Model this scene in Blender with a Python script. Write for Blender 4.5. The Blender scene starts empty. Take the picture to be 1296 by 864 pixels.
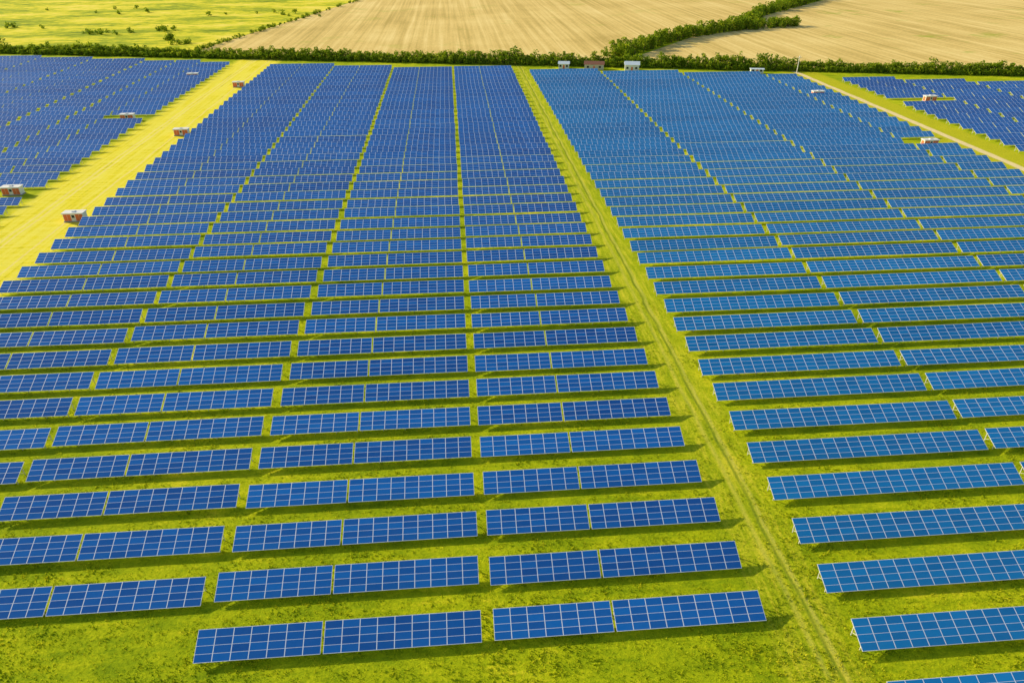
import bpy, math, random
import numpy as np
from mathutils import Vector
random.seed(4); rng=np.random.default_rng(4)
S=bpy.context.scene
S.view_settings.view_transform='Standard'; S.view_settings.look='None'; S.view_settings.exposure=0

# ---------------- node helpers ----------------
class M:
    def __init__(s,name):
        s.m=bpy.data.materials.new(name); s.m.use_nodes=True; s.t=s.m.node_tree
        s.b=s.t.nodes['Principled BSDF']; s.out=s.t.nodes['Material Output']
        s.pos=None
    def n(s,ty,**k):
        nd=s.t.nodes.new(ty)
        for a,b in k.items(): setattr(nd,a,b)
        return nd
    def put(s,sock,v):
        if isinstance(v,bpy.types.NodeSocket): s.t.links.new(v,sock)
        else: sock.default_value=v
    def P(s):
        if s.pos is None: s.pos=s.n('ShaderNodeNewGeometry').outputs['Position']
        return s.pos
    def xyz(s):
        q=s.n('ShaderNodeSeparateXYZ'); s.put(q.inputs[0],s.P()); return q.outputs
    def math(s,op,a,b=0.0,clamp=False):
        q=s.n('ShaderNodeMath',operation=op); q.use_clamp=clamp
        s.put(q.inputs[0],a); s.put(q.inputs[1],b); return q.outputs[0]
    def noise(s,scale,detail=4,stretch=(1,1,1),rough=.6,vec=None,rot=0):
        mp=s.n('ShaderNodeMapping'); mp.inputs['Scale'].default_value=stretch
        mp.inputs['Rotation'].default_value=(0,0,rot)
        s.put(mp.inputs[0],vec or s.P())
        q=s.n('ShaderNodeTexNoise'); s.put(q.inputs['Vector'],mp.outputs[0])
        q.inputs['Scale'].default_value=scale; q.inputs['Detail'].default_value=detail; q.inputs['Roughness'].default_value=rough
        return q.outputs[0]
    def ramp(s,f,stops):
        q=s.n('ShaderNodeValToRGB'); s.put(q.inputs[0],f); e=q.color_ramp.elements
        while len(e)<len(stops): e.new(.5)
        for i,(p,c) in enumerate(stops): e[i].position=p; e[i].color=(*c,1)
        return q.outputs[0]
    def mix(s,f,a,b,mode='MIX'):
        q=s.n('ShaderNodeMix',data_type='RGBA',blend_type=mode)
        s.put(q.inputs[0],f)
        s.put(q.inputs[6],a if isinstance(a,bpy.types.NodeSocket) else (*a,1))
        s.put(q.inputs[7],b if isinstance(b,bpy.types.NodeSocket) else (*b,1)); return q.outputs[2]
    def band(s,x,c,w,soft):
        d=s.math('ABSOLUTE',s.math('SUBTRACT',x,c))
        q=s.n('ShaderNodeMapRange',interpolation_type='SMOOTHSTEP'); s.put(q.inputs[0],d)
        q.inputs[1].default_value=w-soft; q.inputs[2].default_value=w+soft
        q.inputs[3].default_value=1; q.inputs[4].default_value=0; return q.outputs[0]
    def bump(s,h,dist,st=1.0):
        q=s.n('ShaderNodeBump'); q.inputs['Distance'].default_value=dist; q.inputs['Strength'].default_value=st
        s.put(q.inputs['Height'],h); s.t.links.new(q.outputs[0],s.b.inputs['Normal'])
    def col(s,c): s.put(s.b.inputs['Base Color'],c if isinstance(c,bpy.types.NodeSocket) else (*c,1)); return s
    def rough(s,r,spec=.2,metal=0): s.put(s.b.inputs['Roughness'],r); s.b.inputs['Specular IOR Level'].default_value=spec; s.b.inputs['Metallic'].default_value=metal; return s

def simple(name,c,r=.7,metal=0,var=.25,spec=.3):
    k=M(name); k.rough(r,spec,metal)
    nz=k.noise(3,4)
    k.col(k.mix(k.math('MULTIPLY',nz,var*2),c,tuple(v*.5 for v in c))); return k.m

# ---------------- ground ----------------
g=M('grass_ground'); g.rough(.95,.05)
o=g.xyz(); X,Y=o[0],o[1]
n1=g.noise(.03,3); n2=g.noise(.28,6,rough=.65); n3=g.noise(2.2,7,rough=.8); n4=g.noise(.5,4,(.25,1.6,1))
f=g.math('ADD',g.math('MULTIPLY',n1,.25),g.math('ADD',g.math('MULTIPLY',n2,.22),g.math('ADD',g.math('MULTIPLY',n3,.33),g.math('MULTIPLY',n4,.20))))
c=g.ramp(f,[(.37,(.11,.19,.005)),(.45,(.28,.38,.006)),(.53,(.48,.54,.008)),(.62,(.82,.72,.03))])
wob=g.math('MULTIPLY',g.math('SUBTRACT',g.noise(.12,4),.5),4.0)
wob2=g.math('MULTIPLY',g.math('SUBTRACT',g.noise(.07,3),.5),1.6)
Xw=g.math('ADD',X,wob); Xt=g.math('ADD',X,wob2)
st=g.noise(1,5,(.9,.035,1)); st2=g.noise(1,4,(.12,.9,1))
hay=g.ramp(g.math('ADD',g.math('MULTIPLY',st,.4),g.math('ADD',g.math('MULTIPLY',n3,.25),g.math('MULTIPLY',st2,.35))),[(.36,(.55,.50,.01)),(.45,(.95,.80,.02)),(.55,(1.0,.88,.12))])
c=g.mix(g.math('MULTIPLY',g.band(Xw,-117,13.0,2.5),.94),c,hay)
pth=g.ramp(g.math('ADD',g.math('MULTIPLY',g.noise(1,5,(1.2,.12,1)),.5),g.math('MULTIPLY',n3,.5)),[(.38,(.20,.30,.008)),(.48,(.46,.52,.012)),(.60,(.80,.70,.05))])
c=g.mix(g.math('MULTIPLY',g.band(Xw,39.7,4.6,1.6),.75),c,pth)
tr=g.math('MULTIPLY',g.band(Xt,41.0,.22,.18),g.math('ADD',.12,g.math('MULTIPLY',n2,.9)),True)
c=g.mix(tr,c,(.13,.20,.02))
tr=g.math('MULTIPLY',g.band(Xt,39.5,.35,.3),g.math('MULTIPLY',n2,.65),True)
c=g.mix(tr,c,(.70,.62,.12))
tr=g.math('MULTIPLY',g.band(Xt,41.6,.28,.25),g.math('MULTIPLY',n2,.8),True)
c=g.mix(tr,c,(.70,.62,.14))
c=g.mix(g.math('MULTIPLY',g.band(Xw,197.5,9.5,1.5),.8),c,g.ramp(n3,[(.35,(.36,.42,.01)),(.65,(.85,.70,.03))]))
c=g.mix(g.band(Xt,195.5,1.5,.5),c,(.92,.74,.36))
for xx in (-121.2,-119.4,-110.5): c=g.mix(g.math('MULTIPLY',g.band(Xt,xx,.3,.25),.6),c,(.97,.80,.34))
g.col(c); g.bump(g.math('ADD',n3,g.math('MULTIPLY',n2,.5)),.3,.7)

def sheet(name,pts,z,mat):
    me=bpy.data.meshes.new(name); me.from_pydata([(x,y,z) for x,y in pts],[],[tuple(range(len(pts)))]); me.materials.append(mat)
    ob=bpy.data.objects.new(name,me); S.collection.objects.link(ob); return ob
sheet('ground',[(-9000,-3000),(9000,-3000),(9000,14000),(-9000,14000)],0,g.m)

def soil(name,rot,green):
    k=M(name); k.rough(1,.05)
    a=k.noise(.012,4); b=k.noise(.5,5); l=k.noise(1,3,(.30,.004,1),rot=rot)
    l2=k.noise(1,2,(.06,.003,1),rot=rot)
    f=k.math('ADD',k.math('MULTIPLY',a,.25),k.math('ADD',k.math('MULTIPLY',b,.2),k.math('ADD',k.math('MULTIPLY',l,.35),k.math('MULTIPLY',l2,.2))))
    c=k.ramp(f,[(.40,(.58,.42,.12)),(.5,(.82,.60,.20)),(.60,(.97,.76,.31))])
    gm=k.ramp(k.noise(.018,5,rough=.7),[(.58,(0,0,0)),(.70,(1,1,1))])
    q=k.n('ShaderNodeRGBToBW'); k.put(q.inputs[0],gm)
    c=k.mix(k.math('MULTIPLY',q.outputs[0],green),c,(.38,.44,.04)); k.col(c); k.bump(b,.15,.3); return k.m
sheet('ploughed_field',[(-170,495),(-100,839),(110,1900),(1300,1900),(415,825),(282,680),(226,586),(174,548),(100,460),(95,440)],.03,soil('soil_a',-.2,.4))
sheet('ploughed_field',[(118,432),(118,462),(180,545),(230,578),(285,672),(415,818),(1330,1900),(3500,1900),(3500,-280)],.05,soil('soil_b',.6,.75))
k=M('meadow'); k.rough(1,.05)
a=k.noise(.010,5,(1,2.4,1),rough=.65); b=k.noise(.10,6,(1,1.5,1),rough=.7)
k.col(k.ramp(k.math('ADD',k.math('MULTIPLY',a,.6),k.math('MULTIPLY',b,.4)),[(.38,(.16,.25,.012)),(.46,(.44,.50,.02)),(.52,(.80,.72,.03)),(.62,(1.0,.82,.14))])); k.bump(b,.8,.5)
sheet('meadow',[(-3500,1190),(-170,496),(-100,840),(110,1900),(-3500,1900)],.07,k.m)

# ---------------- panels ----------------
def glassmat(name,c1,c2):
    k=M(name); gn=k.n('ShaderNodeNewGeometry'); oi=k.n('ShaderNodeObjectInfo')
    r=k.math('ADD',k.math('MULTIPLY',gn.outputs['Random Per Island'],.55),k.math('MULTIPLY',oi.outputs['Random'],.45))
    big=k.noise(.02,2)
    r=k.math('ADD',k.math('MULTIPLY',r,.6),k.math('MULTIPLY',big,.4))
    c=k.ramp(r,[(.1,c1),(.85,c2)])
    c=k.mix(k.math('MULTIPLY',k.noise(.9,4,rough=.7),.05),c,(.5,.6,.6))
    k.col(c); k.b.inputs['Roughness'].default_value=.12; k.b.inputs['Specular IOR Level'].default_value=.5; return k.m
glL=glassmat('panel_glass_deep',(.0005,.075,.34),(.001,.20,.66))
glR=glassmat('panel_glass_light',(.0005,.14,.40),(.002,.29,.70))
frame=simple('aluminium_frame',(.95,.97,1.0),.35,.0,.02,.6)
steel=simple('galvanised_steel',(.7,.7,.64),.5,.0,.2,.4)
MW,MH,TG=2.035,.9,.3
T=math.radians(22); CT,ST=math.cos(T),math.sin(T); ZL=.75
def beam(V,F,FM,a,b,w,mi):
    a=Vector(a);b=Vector(b);d=(b-a).normalized(); up=Vector((0,0,1)) if abs(d.z)<.9 else Vector((1,0,0))
    s=d.cross(up).normalized()*w/2; u=s.cross(d).normalized()*w/2; i=len(V)
    for p in (a,b):
        for q in (s+u,s-u,-s-u,-s+u): V.append(tuple(p+q))
    for j in range(4): F.append((i+j,i+(j+1)%4,i+4+(j+1)%4,i+4+j)); FM.append(mi)
    F.append((i,i+1,i+2,i+3)); F.append((i+7,i+6,i+5,i+4)); FM+= [mi,mi]
def rowmesh(tables,gl,name):
    V=[];F=[];FM=[];x=0
    def pt(x,v,h): return (x, v*CT-h*ST, ZL+v*ST+h*CT)
    for nc in tables:
        W=nc*MW; L=4*MH+.06
        i=len(V)
        for h in (-.045,0):
            V.extend([pt(x,0,h),pt(x+W,0,h),pt(x+W,L,h),pt(x,L,h)])
        for q in ((0,3,2,1),(4,5,6,7),(0,1,5,4),(1,2,6,5),(2,3,7,6),(3,0,4,7)): F.append(tuple(i+a for a in q)); FM.append(1)
        gx,gy=.054,.028
        for c in range(nc):
            for r in range(4):
                x0=x+c*MW+gx; x1=x+(c+1)*MW-gx; v0=.03+r*MH+gy; v1=.03+(r+1)*MH-gy
                i=len(V); V.extend([pt(x0,v0,.006),pt(x1,v0,.006),pt(x1,v1,.006),pt(x0,v1,.006)]); F.append((i,i+1,i+2,i+3)); FM.append(0)
        for v in (.45,1.35,2.25,3.15): beam(V,F,FM,pt(x+.02,v,-.09),pt(x+W-.02,v,-.09),.07,2)
        n=max(2,round(W/3.6)); 
        for j in range(n+1):
            px=x+.25+(W-.5)*j/n
            beam(V,F,FM,pt(px,.1,-.17),pt(px,3.55,-.17),.09,2)
            a=pt(px,.7,-.2); b=pt(px,2.9,-.2)
            beam(V,F,FM,(px,a[1],-.1),a,.1,2); beam(V,F,FM,(px,b[1],-.1),b,.1,2)
            beam(V,F,FM,(px,b[1],.4),pt(px,1.7,-.2),.06,2)
        x+=W+TG
    me=bpy.data.meshes.new(name); me.from_pydata(V,[],F)
    for m in (gl,frame,steel): me.materials.append(m)
    me.polygons.foreach_set('material_index',FM); return me
cache={}
def back(x): return 430-.22*x
def width(t): return sum(t)*MW+TG*(len(t)-1)
blocks=[
 (-104.5,[9,9],'L',51.7,1),(-66.4,[7,9],'L',51.7,1),(-32.0,[7,9],'L',51.7,0),(2.25,[7,9],'L',51.7,0),
 (44.4,[19],'R',46.8,-3),(84.3,[21],'R',46.8,-3),(128.1,[21],'R',46.8,-1),(171.9,[8],'R',46.8,0),
 (-148.4,[9],'L',54,6),(-163.2,[7],'L',54,6),(-182.6,[9],'L',54,6),(-217,[7,9],'L',54,6),(-251,[7,9],'L',54,6),(-285,[7,9],'L',54,6),(-319,[7,9],'L',54,6),(-353,[7,9],'L',54,6),
 (207.5,[7,7],'L',50,4),(237.6,[7,9],'L',50,4),(272,[7,9],'L',50,4),(306,[7,9],'L',50,4),(340,[7,9],'L',50,4),(374,[7,9],'L',50,4)]
skip=[(-148.4,222),(-148.4,318),(-148.4,412),(171.9,250.4),(171.9,339),(207.5,324)]
for (x0,tb,gk,y0,k0) in blocks:
    key=(tuple(tb),gk)
    if key not in cache: cache[key]=rowmesh(tb,glL if gk=='L' else glR,'solar_row_mesh')
    k=k0; w=width(tb)
    while True:
        y=y0+8.2*k
        if y+5>back(x0+w/2): break
        k+=1
        if any(abs(x0-sx)<1 and -5<y-sy<2.0 for sx,sy in skip): continue
        ob=bpy.data.objects.new('solar_panel_row',cache[key]); S.collection.objects.link(ob)
        ob.location=(x0+random.uniform(-.12,.12),y+random.uniform(-.18,.18),random.uniform(-.1,.1))
        ob.rotation_euler=(math.radians(random.gauss(0,.7)),math.radians(random.gauss(0,.06)),math.radians(random.gauss(0,.1)))

# ---------------- generic prim helpers ----------------
def parented(name,loc,rz=0):
    e=bpy.data.objects.new(name,None); S.collection.objects.link(e); e.location=loc; e.rotation_euler[2]=rz; return e
def box(par,name,x0,x1,y0,y1,z0,z1,mat):
    me=bpy.data.meshes.new(name)
    me.from_pydata([(x0,y0,z0),(x1,y0,z0),(x1,y1,z0),(x0,y1,z0),(x0,y0,z1),(x1,y0,z1),(x1,y1,z1),(x0,y1,z1)],[],[(0,3,2,1),(4,5,6,7),(0,1,5,4),(1,2,6,5),(2,3,7,6),(3,0,4,7)])
    me.materials.append(mat); o=bpy.data.objects.new(name,me); S.collection.objects.link(o); o.parent=par; return o
white=simple('white_painted_metal',(.85,.84,.78),.5,var=.12); red=simple('red_painted_door',(.85,.20,.07),.5,var=.15); conc=simple('concrete',(.4,.39,.35),.9)
cream=simple('cream_wall',(.72,.66,.52),.8); rust=simple('brown_roof',(.34,.15,.09),.8); dark=simple('window_glass',(.03,.04,.05),.15); bluer=simple('pale_blue_roof',(.75,.85,.9),.5,var=.1)
def kiosk(x,y,s=1):
    e=parented('transformer_substation',(x,y,0)); e.scale=(.88,.9,.88)
    box(e,'concrete_base',-3.3,3.3,-1.5,1.5,-.1,.3,conc)
    box(e,'body',-3.1,3.1,-1.3,1.3,.3,2.8,white)
    box(e,'roof_slab',-3.35,3.35,-1.6,1.6,2.8,3.05,white)
    for i,(a,b) in enumerate(((-2.95,-1.9),(-1.8,-.75),(.7,1.75),(1.85,2.9))): box(e,f'door_{i+1}',a,b,-1.36,-1.303,.4,2.55,red)
    box(e,'louvre',-.45,.4,-1.35,-1.303,1.4,2.3,dark)
    box(e,'side_door',-3.15,-3.103,-.9,.9,.4,2.5,red)
    box(e,'roof_vent',-.5,.5,-.5,.5,3.05,3.35,white)
for p in ((-108,197.4),(-107.7,290.6),(-109,386),(-137.5,222.2),(-138.8,318),(-139.7,412),(179.8,250.4),(178,339),(226,324)): kiosk(*p)
def house(x,y,w,d,h,rh,wall,roof,name='small_service_building'):
    e=parented(name,(x,y,0),-.2)
    box(e,'walls',-w/2,w/2,-d/2,d/2,0,h,wall)
    me=bpy.data.meshes.new('roof'); a,b=w/2+.4,d/2+.5
    me.from_pydata([(-a,-b,h+.01),(a,-b,h+.01),(a,b,h+.01),(-a,b,h+.01),(-a,0,h+rh),(a,0,h+rh)],[],[(0,1,5,4),(2,3,4,5),(0,4,3),(1,2,5),(0,3,2,1)]); me.materials.append(roof)
    o=bpy.data.objects.new('roof',me); S.collection.objects.link(o); o.parent=e
    box(e,'door',-.5,.5,-d/2-.06,-d/2-.003,.1,2.1,red)
    for i,q in enumerate((-w*.32,w*.3)): box(e,f'window_{i+1}',q-.6,q+.6,-d/2-.05,-d/2-.003,1,2.1,dark)
house(66,425,6,4,2.7,1.2,white,bluer); house(83,421,11,5,2.8,1.6,cream,rust); house(104,416,8,5.5,3.2,1.6,white,bluer); house(172,401,7,2.6,2.2,.5,white,bluer)
def pole(x,y,h=10):
    e=parented('utility_pole',(x,y,0)); box(e,'mast',-.15,.15,-.15,.15,0,h,white); box(e,'crossarm',-1.2,1.2,-.08,.08,h-1,h-.8,white)
    for i,q in enumerate((-1.1,0,1.1)): box(e,f'insulator_{i+1}',q-.07,q+.07,-.07,.07,h-.8 if q else h,h-.5 if q else h+.3,white)
pole(195,400,9)

# ---------------- vegetation ----------------
def meshnp(name,V,nper,mats,midx=None):
    nf=len(V)//nper; me=bpy.data.meshes.new(name); me.vertices.add(len(V)); me.vertices.foreach_set('co',V.astype(np.float32).ravel())
    me.loops.add(len(V)); me.loops.foreach_set('vertex_index',np.arange(len(V),dtype=np.int32))
    me.polygons.add(nf); me.polygons.foreach_set('loop_start',np.arange(0,len(V),nper,dtype=np.int32))
    me.polygons.foreach_set('loop_total',np.full(nf,nper,dtype=np.int32))
    if midx is not None: me.polygons.foreach_set('material_index',midx.astype(np.int32))
    for m in mats: me.materials.append(m)
    me.update(calc_edges=True); me.validate(); ob=bpy.data.objects.new(name,me); S.collection.objects.link(ob); return ob
def leafmat(name,stops,tr=.3):
    k=M(name); k.rough(.8,.1); gn=k.n('ShaderNodeNewGeometry')
    f=k.math('ADD',k.math('MULTIPLY',gn.outputs['Random Per Island'],.5),k.math('MULTIPLY',k.noise(.12,4),.5))
    c=k.ramp(f,stops); k.col(c)
    t=k.n('ShaderNodeBsdfTranslucent'); k.put(t.inputs[0],c); mx=k.n('ShaderNodeMixShader'); mx.inputs[0].default_value=tr
    k.t.links.new(k.b.outputs[0],mx.inputs[1]); k.t.links.new(t.outputs[0],mx.inputs[2]); k.t.links.new(mx.outputs[0],k.out.inputs[0]); return k.m
leaf=leafmat('tree_leaves',[(.18,(.09,.18,.008)),(.5,(.22,.33,.012)),(.82,(.50,.54,.02))],.4)
bark=simple('bark',(.12,.08,.05),.9)
def quads(C,size):
    n=len(C); a=rng.normal(size=(n,3)); a/=np.linalg.norm(a,axis=1)[:,None]; b=np.cross(a,rng.normal(size=(n,3))); b/=np.linalg.norm(b,axis=1)[:,None]
    s=size[:,None]; return np.stack([C-a*s-b*s*.25,C+b*s*.6-a*s*.1,C+a*s,C-b*s*.6+a*s*.1],1)
def limb(p,q,r0,r1):
    p=np.array(p,float);q=np.array(q,float); d=q-p; d/=np.linalg.norm(d); s=np.cross(d,[.3,1,.2]); s/=np.linalg.norm(s); u=np.cross(s,d); out=[]
    k=5; A=[p+r0*(s*math.cos(6.283*i/k)+u*math.sin(6.283*i/k)) for i in range(k)]; B=[q+r1*(s*math.cos(6.283*i/k)+u*math.sin(6.283*i/k)) for i in range(k)]
    for i in range(k): out.append([A[i],A[(i+1)%k],B[(i+1)%k],B[i]])
    return np.array(out)
def woods(name,trees,nl=230,zmin=.12,ls=1.0):
    Q=[];I=[]
    for (x,y,h,r) in trees:
        b=limb((x,y,-.2),(x+random.uniform(-.3,.3),y,h*.7),h*.025+.05,.04); Q.append(b); I.append(np.ones(len(b)))
        nc=10; cc=[]
        for j in range(nc):
            z=h*random.uniform(zmin,.9); rr=r*(1-.55*abs(z/h-.45)*1.4)*random.uniform(.2,.9); t=random.uniform(0,6.283)
            c=(x+rr*math.cos(t),y+rr*math.sin(t),z); cc.append(c)
            if j<4: b=limb((x,y,h*.1),c,.08,.03); Q.append(b); I.append(np.ones(len(b)))
        cc=np.array(cc); w=rng.integers(0,nc,nl); d=rng.normal(size=(nl,3)); d/=np.linalg.norm(d,axis=1)[:,None]
        rad=r*.45*rng.uniform(.4,1.1,nl)**.5; C=cc[w]+d*rad[:,None]*np.array([1,1,.9]); C[:,2]=np.maximum(C[:,2],.15)
        q=quads(C,rng.uniform(.35,.75,nl)*max(.5,r/2.4)*ls); Q.append(q); I.append(np.zeros(nl))
    V=np.concatenate(Q).reshape(-1,3); return meshnp(name,V,4,[leaf,bark],np.concatenate(I))
tl=[]
x=-420
while x<520:
    x+=random.uniform(1.5,2.6)
    und=1+.16*math.sin(x*.05)+.12*math.sin(x*.013+1)+.10*math.sin(x*.21)
    for j in range(3):
        big=random.random()<.10; h=random.uniform(4.0,6.6)*und*(1.35 if big else 1)*(.62 if j==0 else 1)
        tl.append((x+random.uniform(-1,1),447-.212*x+j*3.0+random.uniform(-1.0,1.0),h,random.uniform(1.8,2.8)*(1.2 if big else 1)))
woods('tree_line',tl,170,.06,.85)
hp=[(100,455),(150,515),(176,545),(226,582),(255,622),(282,674),(340,742),(405,815),(520,950),(700,1160)]
hd=[]
for (a,b) in zip(hp[:-1],hp[1:]):
    L=math.dist(a,b); n=int(L/.9)
    for i in range(n):
        t=i/n; wv=6+4*math.sin((a[1]+t*(b[1]-a[1]))*.045)
        h=random.uniform(4,10); hd.append((a[0]+t*(b[0]-a[0])+random.uniform(-wv,wv),a[1]+t*(b[1]-a[1])+random.uniform(-4,4),h,h*random.uniform(.30,.42)))
for i in range(90):
    t=random.random(); h=random.uniform(4.5,8); hd.append((222+t*62+random.uniform(-4,4),580+t*24+random.uniform(-9,9),h,h*.42))
woods('hedgerow_trees',hd,130,.06,.9)
bs=[]
for cx,cy,n,sp in ((-262,598,9,9),(-222,612,8,6),(-200,560,5,5),(-330,640,5,25),(-300,760,6,40),(-180,720,6,35),(-250,900,8,80),(-130,700,4,12),(-185,540,7,5),(-380,560,5,30)):
    for i in range(n):
        h=random.uniform(1.8,4.2); bs.append((random.gauss(cx,sp),random.gauss(cy,sp*.5),h,h*.75))
for i in range(80):
    t=random.random(); h=random.uniform(1.2,3.0); bs.append((-167+t*72+random.uniform(-2,2),505+t*350,h,h*.7))
woods('meadow_bushes',bs,90,.1)

# grass tufts (foreground)
gm=leafmat('grass_blades',[(.26,(.16,.26,.005)),(.5,(.42,.50,.008)),(.76,(.84,.76,.03))],.4)
n=125000
ty=26+ (rng.random(n)**1.5)*110; tx=rng.uniform(-1,1,n)*(22+ty*.95)+4
dens=np.sin(tx*.7+np.sin(ty*.5)*2)*np.sin(ty*.9+np.cos(tx*.4)*2)+.6*np.sin(tx*.19+ty*.11+np.sin(ty*.17)*2)
keep=~((np.abs(tx-41)<.45)|((np.abs(tx-39.5)<.45)&(rng.random(n)<.7)))&(rng.random(n)<.8+.2*dens); tx=tx[keep];ty=ty[keep];dens=dens[keep]; n=len(tx)
V=[]
hh=rng.uniform(.07,.22,n)*(1+.3*dens).clip(.4)
for b in range(4):
    t=rng.uniform(0,6.283,n); lean=rng.uniform(0,.9,n)*hh; w=hh*.3; ox=rng.normal(0,.12,n); oy=rng.normal(0,.12,n)
    bx=tx+ox; by=ty+oy
    p0=np.stack([bx-np.sin(t)*w,by+np.cos(t)*w,np.zeros(n)-.01],1); p1=np.stack([bx+np.sin(t)*w,by-np.cos(t)*w,np.zeros(n)-.01],1)
    p2=np.stack([bx+np.cos(t)*lean,by+np.sin(t)*lean,hh],1); V.append(np.stack([p0,p1,p2],1))
meshnp('grass_tufts',np.concatenate(V).reshape(-1,3),3,[gm])

# ---------------- light ----------------
az=math.radians(-58); el=math.radians(23)
sd=Vector((math.sin(az)*math.cos(el),math.cos(az)*math.cos(el),math.sin(el)))
L=bpy.data.lights.new('sun','SUN'); L.energy=5.0; L.angle=math.radians(.5); L.color=(1,.86,.56)
lo=bpy.data.objects.new('sun',L); S.collection.objects.link(lo); lo.rotation_euler=sd.to_track_quat('Z','Y').to_euler()
w=bpy.data.worlds.new('World'); S.world=w; w.use_nodes=True; nt=w.node_tree; bg=nt.nodes['Background']
sk=nt.nodes.new('ShaderNodeTexSky'); sk.sky_type='NISHITA'; sk.sun_disc=False; sk.sun_elevation=el; sk.sun_rotation=az%(2*math.pi); sk.dust_density=1.2
nt.links.new(sk.outputs[0],bg.inputs[0]); bg.inputs[1].default_value=.15

cam=bpy.data.cameras.new('camera'); co=bpy.data.objects.new('camera',cam); S.collection.objects.link(co); S.camera=co
cam.sensor_width=36; cam.lens=880/1296*36; cam.clip_end=30000; cam.clip_start=.5
co.location=(0,0,72.8); co.rotation_euler=(math.radians(90-31.06),0,math.radians(-4.8))
